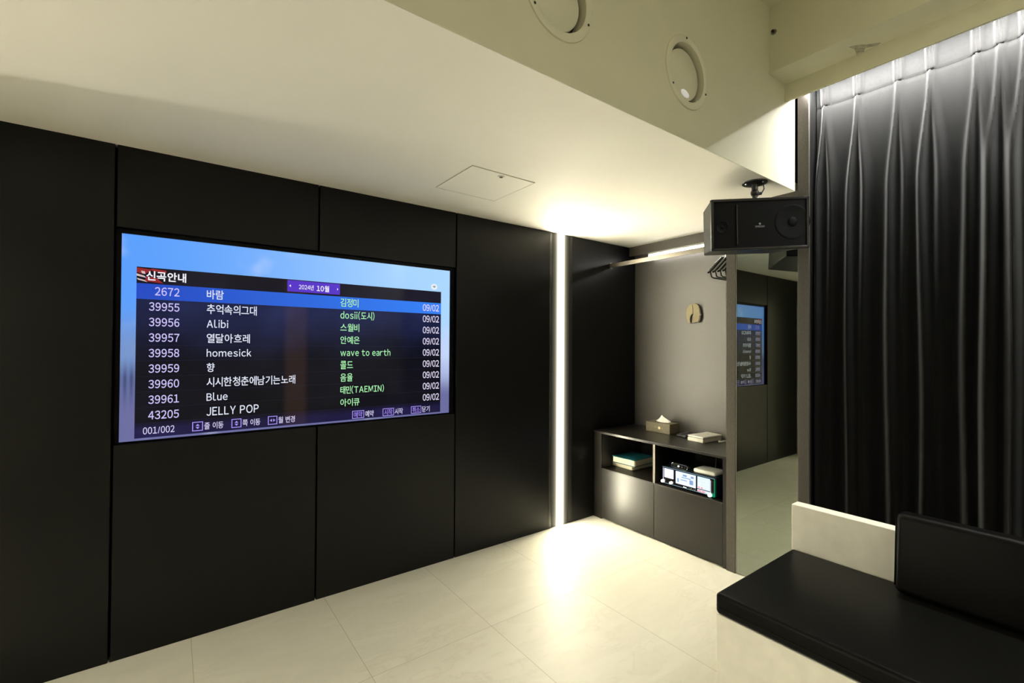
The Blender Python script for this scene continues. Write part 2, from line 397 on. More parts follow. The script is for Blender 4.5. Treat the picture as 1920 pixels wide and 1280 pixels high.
def make_tv():
    Y = D+.030
    t = thing('television', 'large wall-set television showing a blue song list, in the black panelled wall', 'television', (.6456, Y, TVZ0))
    hs = BM(); hs.box(TVX0+.004, TVX1-.004, Y+.004, D+.046, TVZ0+.003, TVZ1-.004, bev=.002, seg=1)
    obj('housing', hs, M_black, t)
    sx0, sx1, sz0, sz1 = -.1797, 1.4709, .9451, 1.8735
    bz = BM()
    bz.box(TVX0+.004, sx0, Y-.008, Y+.004, TVZ0+.003, TVZ1-.004); bz.box(sx1, TVX1-.004, Y-.008, Y+.004, TVZ0+.003, TVZ1-.004)
    bz.box(sx0, sx1, Y-.008, Y+.004, sz1, TVZ1-.004); bz.box(sx0, sx1, Y-.008, Y+.004, TVZ0+.003, sz0)
    obj('bezel', bz, mat('black_bezel', (.002, .002, .0025), .35, spec=.08), t)
    sc = obj('screen', BM().quad((sx0, Y, sz0), (sx1, Y, sz0), (sx1, Y, sz1), (sx0, Y, sz1)), tv_screen_material(), t)
    def plate(name, x0, x1, z0, z1, m, dy): return obj(name, BM().quad((x0, Y-dy, z0), (x1, Y-dy, z0), (x1, Y-dy, z1), (x0, Y-dy, z1)), m, sc)
    plate('list_panel', -.127, 1.4075, .955, 1.731, list_material(), .0006)
    plate('highlight_row', -.127, 1.4075, 1.586, 1.657, hl_material(), .0010)
    plate('month_tab', .4955, .768, 1.6665, 1.727, glow('violet_tab', (88, 54, 200)), .0010)
    T = .0014
    g_num = glow('lavender_glow', (206, 196, 250)); g_ttl = glow('white_glow', (226, 230, 246)); g_art = glow('green_glow', (172, 240, 178))
    g_dat = glow('pale_glow', (222, 214, 240)); g_head = glow('bright_glow', (244, 242, 250)); g_hlp = glow('soft_glow', (214, 208, 240))
    g_key = glow('violet_text', (158, 134, 236)); g_icon = glow('icon_violet', (170, 150, 245)); g_line = glow('row_line', (34, 36, 66))
    def line(name, m, *a): obj(name, text_into(*a), m, sc)
    row = lambda i: 1.6245-.0711*i
    for i, s in enumerate(('2672', '39955', '39956', '39957', '39958', '39959', '39960', '39961', '43205')):
        line('song_number', g_num, s, -.061 if i == 0 else -.082+.0004*i, .031+.0005*i, row(i), .039, Y-T, .010)
    songs = (('바람', .2085, .046), ('추억속의그대', .353, .048), ('Alibi', .229, .0395), ('열달아흐레', .324, .046), ('homesick', .331, .038), ('향', .174, .044), ('시시한청춘에남기는노래', .539, .047), ('Blue', .230, .0395), ('JELLY POP', .367, .042))
    for i, (s, x1, h) in enumerate(songs): line('song_title', g_ttl, s, .1385+.0006*i, x1, row(i), h, Y-T)
    arts = (('김정미', .873, .048), ('dosii(도시)', .968, .050), ('스월비', .879, .046), ('안예은', .882, .044), ('wave to earth', 1.068, .040), ('콜드', .845, .047), ('음율', .844, .046), ('태민(TAEMIN)', 1.030, .047), ('아이큐', .885, .044))
    for i, (s, x1, h) in enumerate(arts): line('artist_name', g_art, s, .771+.0006*i, x1, row(i), h, Y-T)
    for i in range(9): line('song_date', g_dat, '09/02', 1.279+.0006*i, 1.393+.0006*i, row(i)-.001, .043, Y-T, .014, .09)
    line('heading_text', g_head, '신곡안내', -.093, .056, 1.694, .044, Y-T, .022)
    line('month_text', g_head, '2024년', .552, .627, 1.695, .028, Y-T-.0003); line('month_text', g_head, '10월', .643, .709, 1.694, .035, Y-T-.0003, .02)
    for s, x0, x1, h in (('001/002', -.097, .019, .032), ('줄 이동', .135, .214, .034), ('쪽 이동', .296, .375, .034), ('월 변경', .459, .539, .034), ('예약', .919, .969, .037), ('시작', 1.099, 1.151, .037), ('닫기', 1.280, 1.332, .037)):
        line('help_text', g_hlp, s, x0, x1, .9865 if x0 < .6 else .981, h, Y-T)
    def frame(x0, x1, z0, z1):
        w_ = .0035; icon = BM()
        for a in ((x0, x1, z0, z0+w_), (x0, x1, z1-w_, z1), (x0, x0+w_, z0, z1), (x1-w_, x1, z0, z1)):
            icon.quad((a[0], Y-T, a[2]), (a[1], Y-T, a[2]), (a[1], Y-T, a[3]), (a[0], Y-T, a[3]))
        obj('key_frame', icon, g_icon, sc)
    def tri(m, *p): obj('arrow', BM().quad(*[(x, Y-T-.0002, z) for x, z in p]), m, sc)
    for x0, x1 in ((.087, .130), (.248, .291), (.410, .454)): frame(x0, x1, .966, 1.010)
    for xc in (.1085, .2695):
        tri(g_icon, (xc-.008, .990), (xc+.008, .990), (xc, 1.000)); tri(g_icon, (xc-.008, .985), (xc+.008, .985), (xc, .975))
    tri(g_icon, (.429, .980), (.429, .996), (.419, .988)); tri(g_icon, (.435, .980), (.435, .996), (.445, .988))
    for s, x0, x1 in (('예약', .843, .912), ('시작', 1.024, 1.094), ('취소', 1.205, 1.274)):
        frame(x0, x1, .959, 1.004); line('key_text', g_key, s, x0+.010, x1-.010, .981, .034, Y-T)
    tri(g_head, (.5125, 1.690), (.5125, 1.704), (.504, 1.697)); tri(g_head, (.752, 1.690), (.752, 1.704), (.7585, 1.697))
    for i in range(1, 9):
        z = row(i)-.0355; obj('row_line', BM().quad((-.127, Y-.0009, z), (1.4075, Y-.0009, z), (1.4075, Y-.0009, z+.0012), (-.127, Y-.0009, z+.0012)), g_line, sc)
    # red and white artwork behind the heading
    aw = BM(); zz = Y-.0011
    for pts in (((-.127, 1.727), (-.07, 1.722), (-.098, 1.700), (-.127, 1.705)), ((-.075, 1.727), (-.02, 1.722), (-.02, 1.712), (-.07, 1.715)), ((-.10, 1.668), (-.03, 1.662), (-.055, 1.685), (-.09, 1.69))):
        aw.quad(*[(x, zz, z) for x, z in pts])
    obj('heading_artwork', aw, glow('red_art', (150, 42, 46)), sc)
    a2 = BM()
    for pts in (((-.127, 1.700), (-.100, 1.692), (-.092, 1.683), (-.127, 1.690)), ((-.127, 1.680), (-.098, 1.672), (-.088, 1.664), (-.122, 1.672)), ((-.112, 1.714), (-.098, 1.712), (-.096, 1.700), (-.108, 1.702))):
        a2.quad(*[(x, zz-.0002, z) for x, z in pts])
    obj('heading_artwork', a2, glow('pale_art', (214, 188, 190)), sc)
    # round wireless badge
    wb = BM(); wb.b.faces.new([wb.b.verts.new((1.358+.022*math.cos(a*math.pi/16), Y-.0010, 1.760+.019*math.sin(a*math.pi/16))) for a in range(32)])
    obj('signal_badge', wb, glow('badge_white', (236, 240, 248)), sc)
    wf = BM()
    for r0, r1 in ((.0, .0035), (.0055, .009), (.0115, .0155)):
        for k in range(8):
            a0 = math.pi*(.25+.5*k/8); a1 = math.pi*(.25+.5*(k+1)/8)
            ps = [(1.358+r*math.cos(a), Y-.0014, 1.751+r*math.sin(a)) for r, a in ((max(r0, 1e-4), a0), (r1, a0), (r1, a1), (max(r0, 1e-4), a1))]
            wf.quad(*ps)
    obj('signal_arcs', wf, glow('badge_grey', (70, 80, 96)), sc)
make_tv()

# ---------------------------------------------------------------- ceiling hatch
def make_hatch():
    x0, x1, y0, y1 = 1.165, 1.555, 1.905, 2.290
    t = thing('access_hatch', 'square flush cream access hatch in the lower ceiling, with a small dark latch', 'access hatch', ((x0+x1)/2, (y0+y1)/2, ZC-.003))
    obj('lid', BM().box(x0+.003, x1-.003, y0+.003, y1-.003, ZC-.003, ZC+.001), M_ceil, t)
    g = BM(); z0, z1 = ZC-.0036, ZC+.001; wd = .0022
    g.box(x0, x1, y0, y0+wd, z0, z1); g.box(x0, x1, y1-wd, y1, z0, z1); g.box(x0, x0+wd, y0, y1, z0, z1); g.box(x1-wd, x1, y0, y1, z0, z1)
    obj('rim', g, mat('hatch_joint', (.60, .58, .50), .8), t)
    l = obj('latch', BM().cyl((1.355, 1.935, ZC-.007), (1.355, 1.935, ZC-.003), .017, n=20), M_cream, t)
    obj('keyhole', BM().cyl((1.355, 1.935, ZC-.009), (1.355, 1.935, ZC-.006), .009, n=16), M_screw, l)
make_hatch()

# ---------------------------------------------------------------- round vents in the bulkhead
def make_vent(x, label, latch):
    z = 2.545
    t = thing('round_vent', label, 'vent', (x, YB, z), 'round vents in the bulkhead')
    fl = BM().lathe([(.153, .0), (.152, -.006), (.146, -.009), (.128, -.008), (.122, -.004), (.1215, .05), (.128, .05), (.128, .0)], (x, YB, z), 'y', 96)
    obj('ring', fl, M_vent, t, smooth=True)
    dk = BM().lathe([(.0005, .013), (.102, .015), (.107, .018), (.108, .027), (.0005, .027)], (x, YB, z), 'y', 72)
    d = obj('disc', dk, M_vent, t, smooth=True)
    obj('spindle', BM().cyl((x, YB+.027, z), (x, YB+.1, z), .012), M_screw, d)
    obj('duct', BM().lathe([(.1205, .05), (.1205, .099), (.0005, .099), (.0005, .0985), (.119, .0985), (.119, .05)], (x, YB, z), 'y', 48), mat('dark_duct', (.03, .03, .025), .7), t)
    for a in (97, 217, 337):
        a = math.radians(a); obj('screw', BM().cyl((x+.139*math.cos(a), YB-.0105, z+.139*math.sin(a)), (x+.139*math.cos(a), YB-.007, z+.139*math.sin(a)), .0045, n=12), M_screw, t)
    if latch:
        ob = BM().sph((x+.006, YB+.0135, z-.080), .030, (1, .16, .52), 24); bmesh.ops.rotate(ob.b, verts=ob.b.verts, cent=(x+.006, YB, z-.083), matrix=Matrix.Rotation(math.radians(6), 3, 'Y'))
        obj('spot', ob, mat('white_spot_glow', (.92, .92, .95), .15, emit=(1, 1, 1), strength=.25), d, smooth=True, label='white oval spot with a weak glow low on the disc')  # the oval's brightness is put in as weak emission
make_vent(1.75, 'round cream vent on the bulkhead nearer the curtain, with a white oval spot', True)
make_vent(1.02, 'round cream vent on the bulkhead cut off by the top of the photo', False)

# ---------------------------------------------------------------- wall speaker
def make_speaker():
    W, H, DP = .49, .258, .235
    yaw = math.radians(52); t = thing('speaker', 'black karaoke loudspeaker hanging under the ceiling beside the curtain', 'speaker', (2.42, 1.143, 2.016))
    # local axes: x to the right of the front, y away from the viewer, z up
    R = Matrix(((math.sin(yaw), math.cos(yaw), 0), (-math.cos(yaw), math.sin(yaw), 0), (0, 0, 1))).to_4x4()
    t.matrix_world = Matrix.Translation((2.42, 1.143, 2.016)) @ R @ Matrix.Rotation(math.radians(3.2), 4, 'X') @ Matrix.Rotation(math.radians(-2.2), 4, 'Y')
    def tap(y0, y1, k0, k1, W=W, H=H, bev=.006):
        b = BM().box(-W/2, W/2, y0, y1, -H/2, H/2)
        for v in b.b.verts:
            k = k0 if v.co.y < (y0+y1)/2 else k1; v.co.x *= k; v.co.z *= (1-(1-k)*.25)
        bmesh.ops.bevel(b.b, geom=list(b.b.edges), offset=bev, segments=2, profile=.5, affect='EDGES')
        return b
    obj('cabinet', tap(.012, DP, 1, .80), M_satin, t, local=True)
    f = BM(); wd = .012
    f.box(-W/2-.002, W/2+.002, -.004, .016, H/2-wd, H/2+.002, .003); f.box(-W/2-.002, W/2+.002, -.004, .016, -H/2-.002, -H/2+wd, .003)
    f.box(-W/2-.002, -W/2+wd, -.004, .016, -H/2, H/2, .003); f.box(W/2-wd, W/2+.002, -.004, .016, -H/2, H/2, .003)
    obj('front_frame', f, M_gloss, t, local=True)
    obj('baffle', BM().box(-W/2+.01, W/2-.01, .002, .014, -H/2+.01, H/2-.01), M_mesh, t, local=True)
    obj('divider', BM().box(-.118, -.114, -.004, .003, -.10, .10), M_black, t, local=True)
    def ring(name, x, z, r):
        c = obj(name, BM().lathe([(r, .0025), (r, .0005), (r*.94, -.0005), (r*.86, .0008), (r*.3, .0018), (.0005, .0018), (.0005, .0026)], (x, 0, z), 'y', 48), M_mesh, t, smooth=True, local=True)
        obj('dust_cap', BM().sph((x, .001, z), r*.28, (1, .25, 1)), M_mesh, c, smooth=True, local=True)
    ring('woofer', .165, .005, .088); ring('tweeter', -.19, -.01, .032)
    lg = BM(); lg.box(.0-.024, .024, -.0005, .0025, -.0125, -.010)
    for k in range(6): lg.box(-.022+k*.008, -.017+k*.008, -.0008, .0025, -.018, -.0145)
    lg.sph((0, .001, .0), .006, (1, .3, 1), 10)
    obj('badge', lg, mat('badge_silver', (.16, .165, .165), .4), t, local=True)
    # ceiling mount
    top = BM(); 
    m = t.matrix_world.inverted()
    def W2(p): return m @ Vector(p)
    mc = Vector((2.483, 1.20, ZC)); P0 = W2(mc-Vector((0, 0, .005))); P1 = W2(mc)
    a = BM(); a.cyl(P0, P1, .060, .062, 40); a.cyl(W2(mc-Vector((0, 0, .012))), P0, .030, .055, 32)
    pl = obj('mount_plate', a, M_black, t, local=True, smooth=True)
    for k in range(3):
        an = k*2.1+.4; c = mc+Vector((.045*math.cos(an), .045*math.sin(an), -.007)); obj('screw', BM().sph(W2(c), .0055), M_chrome, pl, local=True)
    arm = BM(); arm.cyl(W2(mc-Vector((0, 0, .012))), W2(mc-Vector((0, 0, .07))), .015); arm.sph(W2(mc-Vector((0, 0, .055))), .021)
    arm.cyl(W2(mc-Vector((0, 0, .05))), W2((2.483, 1.20, 2.13)), .012); arm.cyl(W2(mc-Vector((-.03, .02, .056))), W2(mc-Vector((.01, -.01, .056))), .008)
    obj('mount_arm', arm, M_black, t, local=True, smooth=True)
    obj('cable', BM().tube([W2(p) for p in ((2.525, 1.175, ZC-.008), (2.527, 1.172, ZC-.03), (2.515, 1.18, ZC-.055), (2.495, 1.19, ZC-.068), (2.47, 1.195, ZC-.10), (2.46, 1.20, 2.142))], .003), M_black, t, local=True, smooth=True)
make_speaker()

# ---------------------------------------------------------------- niche fittings
t = thing('linear_light', 'white linear light glowing over the clothes rail, under the dark top board of the niche', 'linear light', (3.27, 2.0, 2.178))
obj('diffuser', BM().box(3.258, 3.282, 1.535, 2.462, 2.146, 2.168, bev=.003), M_nichel, t)
obj('body', BM().box(3.257, 3.284, 1.53, 2.467, 2.168, 2.186), M_cream, t)
struct('trim_6', BM().box(3.256, XN, 1.523, D, 2.186, 2.20), M_lam)
t = thing('clothes_rail', 'flat metal clothes rail across the top of the niche', 'clothes rail', (3.0, 2.09, 2.07))
obj('bar', BM().box(2.994, 3.006, 1.523, D, 2.052, 2.087, bev=.002), M_steel, t)
for y0, y1 in ((1.523, 1.529), (D-.006, D)): obj('end_socket', BM().box(2.985, 3.015, y0, y1, 2.045, 2.094, bev=.002), M_steel, t)

hang_labels = ('black clothes hanger on the rail, nearest the curtain end', 'black clothes hanger on the rail, second from the curtain end', 'black clothes hanger on the rail, third from the curtain end', 'black clothes hanger on the rail, farthest from the curtain end')
def make_hanger():
    t = thing('clothes_hanger', '', 'clothes hanger', (3.0, 1.61, 2.087), 'hangers on the clothes rail')
    sh = BM(); pts = [(-.205, 0, -.222), (-.185, 0, -.207), (-.12, 0, -.160), (-.05, 0, -.112), (0, 0, -.098), (.05, 0, -.112), (.12, 0, -.160), (.185, 0, -.207), (.205, 0, -.222)]
    ws = [.009, .0135, .014, .010, .007, .010, .014, .0135, .009]; hs = [.006, .009, .011, .010, .009, .010, .011, .009, .006]
    rings = []
    for (x, y, z), w_, h_ in zip(pts, ws, hs): rings.append([sh.b.verts.new((x, w_*math.cos(a*math.pi/6), z+h_*math.sin(a*math.pi/6))) for a in range(12)])
    for a, b in zip(rings, rings[1:]):
        for j in range(12): sh.b.faces.new((a[j], a[(j+1) % 12], b[(j+1) % 12], b[j]))
    sh.b.faces.new(rings[0]); sh.b.faces.new(rings[-1])
    obj('shoulders', sh, M_gloss, t, smooth=True, local=True)
    hk = [(0, 0, -.098), (0, 0, -.05), (.004, 0, -.046)] + [(-.0005+.024*math.cos(a), 0, -.021+.024*math.sin(a)) for a in [math.radians(d) for d in range(-60, 190, 25)]]
    obj('hook', BM().tube(hk, .0022), M_chrome, t, smooth=True, local=True)
    obj('trouser_bar', BM().tube([(-.185, 0, -.212), (-.17, 0, -.247), (-.15, 0, -.252), (.15, 0, -.252), (.17, 0, -.247), (.185, 0, -.212)], .0045), M_satin, t, smooth=True, local=True)
    return t
h0 = make_hanger()
for i, (y, rz) in enumerate(((1.544, 0), (1.577, 0), (1.610, 0), (1.644, 0))):
    if i == 0: r = h0
    else:
        r = h0.copy(); C.objects.link(r)
        for c in list(h0.children):
            q = c.copy(); C.objects.link(q); q.parent = r
    r.location = (3.0, y, 2.0885); r.rotation_euler = (0, 0, math.radians(rz)); r['label'] = hang_labels[i]

# profile-head plaque on the niche wall
def make_plaque():
    t = thing('wall_plaque', 'small gold plaque of a head in profile on the niche wall', 'plaque', (XN, 2.07, 1.65))
    k = 1.005
    def P(u, v): return (2.139-.0035-(u)*.128*k, 1.575+v*.150)
    head = [(.18, .0), (.10, .12), (.03, .30), (.01, .52), (.06, .74), (.17, .90), (.32, .98), (.42, .98)] + [(.43, .88), (.445, .70), (.45, .50), (.36, .45), (.285, .36), (.245, .22), (.265, .08), (.31, .0)]
    face = [(.45, .985), (.60, 1.0), (.76, .95), (.88, .82), (.93, .66), (.94, .52), (1.0, .40), (.94, .37), (.95, .28), (.93, .20), (.90, .10), (.84, .035), (.72, .05), (.55, .01), (.40, .0), (.47, .12), (.51, .28), (.525, .42), (.535, .55), (.525, .72), (.50, .90)]
    rim = mat('shaded_plaque_edge', (.02, .017, .012), .5)  # dark offset edges paint the shade on the pieces' right sides
    def big(poly):
        cu = sum(p[0] for p in poly)/len(poly); cv = sum(p[1] for p in poly)/len(poly)
        return [P(cu+(u-cu)*1.08+.03, cv+(v-cv)*1.04-.01) for u, v in poly]
    h = obj('hair', BM().prism([P(*p) for p in head], XN-.015, XN-.012, 'x'), M_gold, t); obj('edge', BM().prism(big(head), XN-.012, XN, 'x'), rim, h)
    f = obj('face', BM().prism([P(*p) for p in face], XN-.023, XN-.020, 'x'), M_gold, t); obj('edge', BM().prism(big(face), XN-.020, XN, 'x'), rim, f)
make_plaque()

# mirror
t = thing('mirror', 'tall frameless mirror standing between two dark brown posts', 'mirror', (2.80, 1.29, 0))
obj('glass', BM().box(2.800, 2.806, 1.1145, 1.4655, .002, 2.058), M_mirror, t)
ed = BM(); ed.box(2.7985, 2.8005, 1.4635, 1.4655, .002, 2.058); ed.box(2.7985, 2.8005, 1.1145, 1.1160, .002, 2.058)
obj('polished_edge', ed, mat('glass_edge', (.62, .64, .58), .2), t)
obj('backing', BM().box(2.806, 2.835, 1.1145, 1.4655, .002, 2.058), M_gap, t)

# ---------------------------------------------------------------- base cabinet
def make_cabinet():
    xf = 2.803; y0, y1 = 1.5245, 2.6505
    t = thing('base_cabinet', 'dark brown base cabinet with two open cubbies in the corner niche', 'cabinet', (3.06, 2.09, 0))
    obj('top', BM().box(2.796, XN-.001, y0, y1, .682, .700, bev=.0012, seg=1), M_cab, t)
    fl = BM(); fl.box(xf, xf+.02, 2.588, y1, .0, .682); fl.box(xf-.003, XN-.01, 2.566, 2.586, .0, .682)
    obj('side_panel', fl, M_cab, t); obj('side_panel', BM().box(xf-.003, XN-.01, 1.530, 1.550, .0, .682), M_cab, t)
    obj('divider', BM().box(xf-.001, XN-.012, 2.055, 2.073, .407, .682), M_cab, t)
    obj('lit_edge', BM().box(xf-.0035, xf-.001, 2.055, 2.073, .407, .682), mat('lit_divider_edge', (.22, .20, .165), .4), t)  # divider edge catching the strip light, put in as a paler colour
    obj('shelf', BM().box(xf-.001, XN-.012, 1.550, 2.566, .389, .407), M_cab, t)
    obj('back_panel', BM().box(XN-.012, XN-.004, 1.550, 2.566, .0, .682), M_inside, t)
    ln = BM(); ln.box(xf+.01, XN-.012, 2.5645, 2.566, .407, .682); ln.box(xf+.01, XN-.012, 1.550, 1.5515, .407, .682); ln.box(xf+.02, XN-.012, 1.55, 2.566, .6805, .682)
    obj('lining', ln, M_inside, t)
    obj('door', BM().box(xf-.003, xf+.015, 2.0655, 2.565, .012, .402, bev=.0012, seg=1), M_cab, t)
    obj('door', BM().box(xf-.003, xf+.015, 1.552, 2.0625, .012, .402, bev=.0012, seg=1), M_cab, t)
    obj('plinth', BM().box(xf+.03, XN-.02, 1.552, 2.565, 0, .012), M_inside, t)
make_cabinet()

# ---------------------------------------------------------------- things on and in the cabinet
def make_tissue_box():
    t = thing('tissue_box', 'olive brown tissue box with a white tissue standing out of its top', 'tissue box', (3.19, 2.275, .70))
    x0, x1, y0, y1, z1 = 3.135, 3.255, 2.165, 2.390, .779
    b = BM(); b.box(x0, x1, y0, y1, .70, z1, bev=.003)
    obj('box', b, mat('olive_card', (.125, .108, .062), .5, noise=(60, .1, (1, 1, 1))), t)
    obj('slot', BM().box(3.185, 3.205, 2.21, 2.345, z1-.001, z1+.0006), M_gap, t)
    # draped tissue
    ts = BM(); n = 14
    for side in (-1, 1):
        prev = None
        for i in range(n+1):
            u = i/n; y = 2.325-.115*u
            top = max(0, 1-abs(u-.40)/.60) if u > .40 else (u/.40)
            zt = z1+.002+.056*top**.85
            xt = 3.195+.012*math.sin(u*9)*(1-top*.5)
            cur = (ts.b.verts.new((3.195+side*(.006+.020*(1-abs(2*u-1))), y, z1+.001)), ts.b.verts.new((xt+side*.010, y-.004*side, (z1+zt)/2+.006)), ts.b.verts.new((xt+side*.0012, y, zt)))
            if prev:
                for k in range(2): ts.b.faces.new((prev[k], cur[k], cur[k+1], prev[k+1]))
            prev = cur
    obj('tissue', ts, mat('white_tissue', (.85, .84, .80), .8), t, smooth=True)
    em = BM(); em.cyl((x0-.0008, 2.262, .739), (x0+.001, 2.262, .739), .011, n=20)
    obj('emblem', em, mat('gold_foil', (.62, .52, .28), .35, metal=.3), t)
    wd = BM(); w3 = BM()
    for k in range(4): wd.box(x0-.0006, x0+.001, 2.283+k*.007, 2.287+k*.007, .739, .747)
    for k in range(3): w3.box(x0-.0006, x0+.001, 2.228+k*.007, 2.232+k*.007, .735, .742)
    fg = mat('faint_gold', (.22, .19, .10), .5); obj('printing', wd, fg, t); obj('printing', w3, fg, t)
make_tissue_box()
def make_remote(name_label, loc, rz, L=.17, W_=.042):
    t = thing('remote_control', name_label, 'remote control', loc, 'remotes on the cabinet top')
    obj('body', BM().box(-L/2, L/2, -W_/2, W_/2, 0, .019, bev=.006), M_black, t, local=True)
    bt = mat('grey_button', (.09, .09, .10), .4)
    for i in range(8):
        for j in range(3):
            obj('button', BM().box(-L/2+.018+i*.0175, -L/2+.028+i*.0175, -.014+j*.0115, -.007+j*.0115, .0185, .0215, bev=.001, seg=1), bt, t, local=True)
    t.rotation_euler = (0, 0, rz)
make_remote('black remote control on the cabinet, closer to the tissue box', (3.205, 2.085, .70), .12)
make_remote('black remote control on the cabinet, tucked against the cream box', (3.19, 2.030, .70), .02, .165, .040)
def make_white_box():
    t = thing('small_box', 'cream flat box with a raised lid on the right end of the cabinet top', 'small box', (3.16, 1.87, .70))
    obj('body', BM().box(3.055, 3.275, 1.828, 1.958, .70, .727, bev=.004), M_cream, t)
    obj('lid', BM().box(3.052, 3.278, 1.826, 1.955, .730, .742, bev=.004), M_cream, t)
    obj('seam', BM().box(3.06, 3.27, 1.833, 1.950, .727, .730), mat('grey_seam', (.25, .24, .21), .5), t)
    obj('mark', BM().cyl((3.20, 1.89, .7415), (3.20, 1.89, .7424), .010, n=20), mat('grey_print', (.38, .37, .34), .5), t)
    bmesh_rot = Matrix.Rotation(math.radians(-4), 4, 'Z'); t.rotation_euler = (0, 0, math.radians(-4))
make_white_box()
t = thing('charging_cable', 'short coiled white cable at the right end of the cabinet top', 'cable', (3.21, 1.775, .70))
pts = [(3.165+.05*i/18+.012*math.cos(i*1.1), 1.79-.028*math.sin(i*.75)*.6-.0012*i, .7035+.003*(i % 3)) for i in range(19)]
obj('cord', BM().tube(pts, .0032), M_white, t, smooth=True)
obj('plug', BM().box(3.225, 3.250, 1.748, 1.760, .7001, .710, bev=.003), M_white, t)

def make_book(label, x0, x1, y0, y1, z0, z1, rz, cover):
    cx, cy = (x0+x1)/2, (y0+y1)/2
    t = thing('song_book', label, 'book', (cx, cy, z0), 'song books in the cabinet')
    hx, hy, h = (x1-x0)/2, (y1-y0)/2, z1-z0
    c = .0048
    obj('cover', BM().box(-hx, hx, -hy, hy, 0, c, bev=.001, seg=1), cover, t, local=True)
    obj('cover', BM().box(-hx, hx, -hy, hy, h-c, h, bev=.001, seg=1), cover, t, local=True)
    # rounded cream block with the curved corner at the near right
    r = h*.42; pr = []
    pg = BM().box(-hx+.007, hx-.007, -hy+.006, hy-.006, c, h-c)
    ed = [e for e in pg.b.edges if abs(e.verts[0].co.z-e.verts[1].co.z) > .001 and e.verts[0].co.x < 0 and e.verts[0].co.y < 0]
    bmesh.ops.bevel(pg.b, geom=ed, offset=.018, segments=6, profile=.5, affect='EDGES')
    obj('pages', pg, mat('cream_pages', (.62, .57, .42), .7, noise=(220, .08, (.2, .2, 6))), t, local=True)
    t.rotation_euler = (0, 0, rz)
M_teal = mat('teal_cover', (.008, .10, .13), .4); M_dteal = mat('dark_grey_cover', (.05, .06, .055), .5)
make_book('song book lying at the bottom of the stack in the left cubby', 2.925, 3.19, 2.350, 2.570, .407, .446, math.radians(-1), M_dteal)
make_book('teal song book lying on top of the stack in the left cubby', 2.905, 3.17, 2.325, 2.548, .446, .498, math.radians(1.5), M_teal)

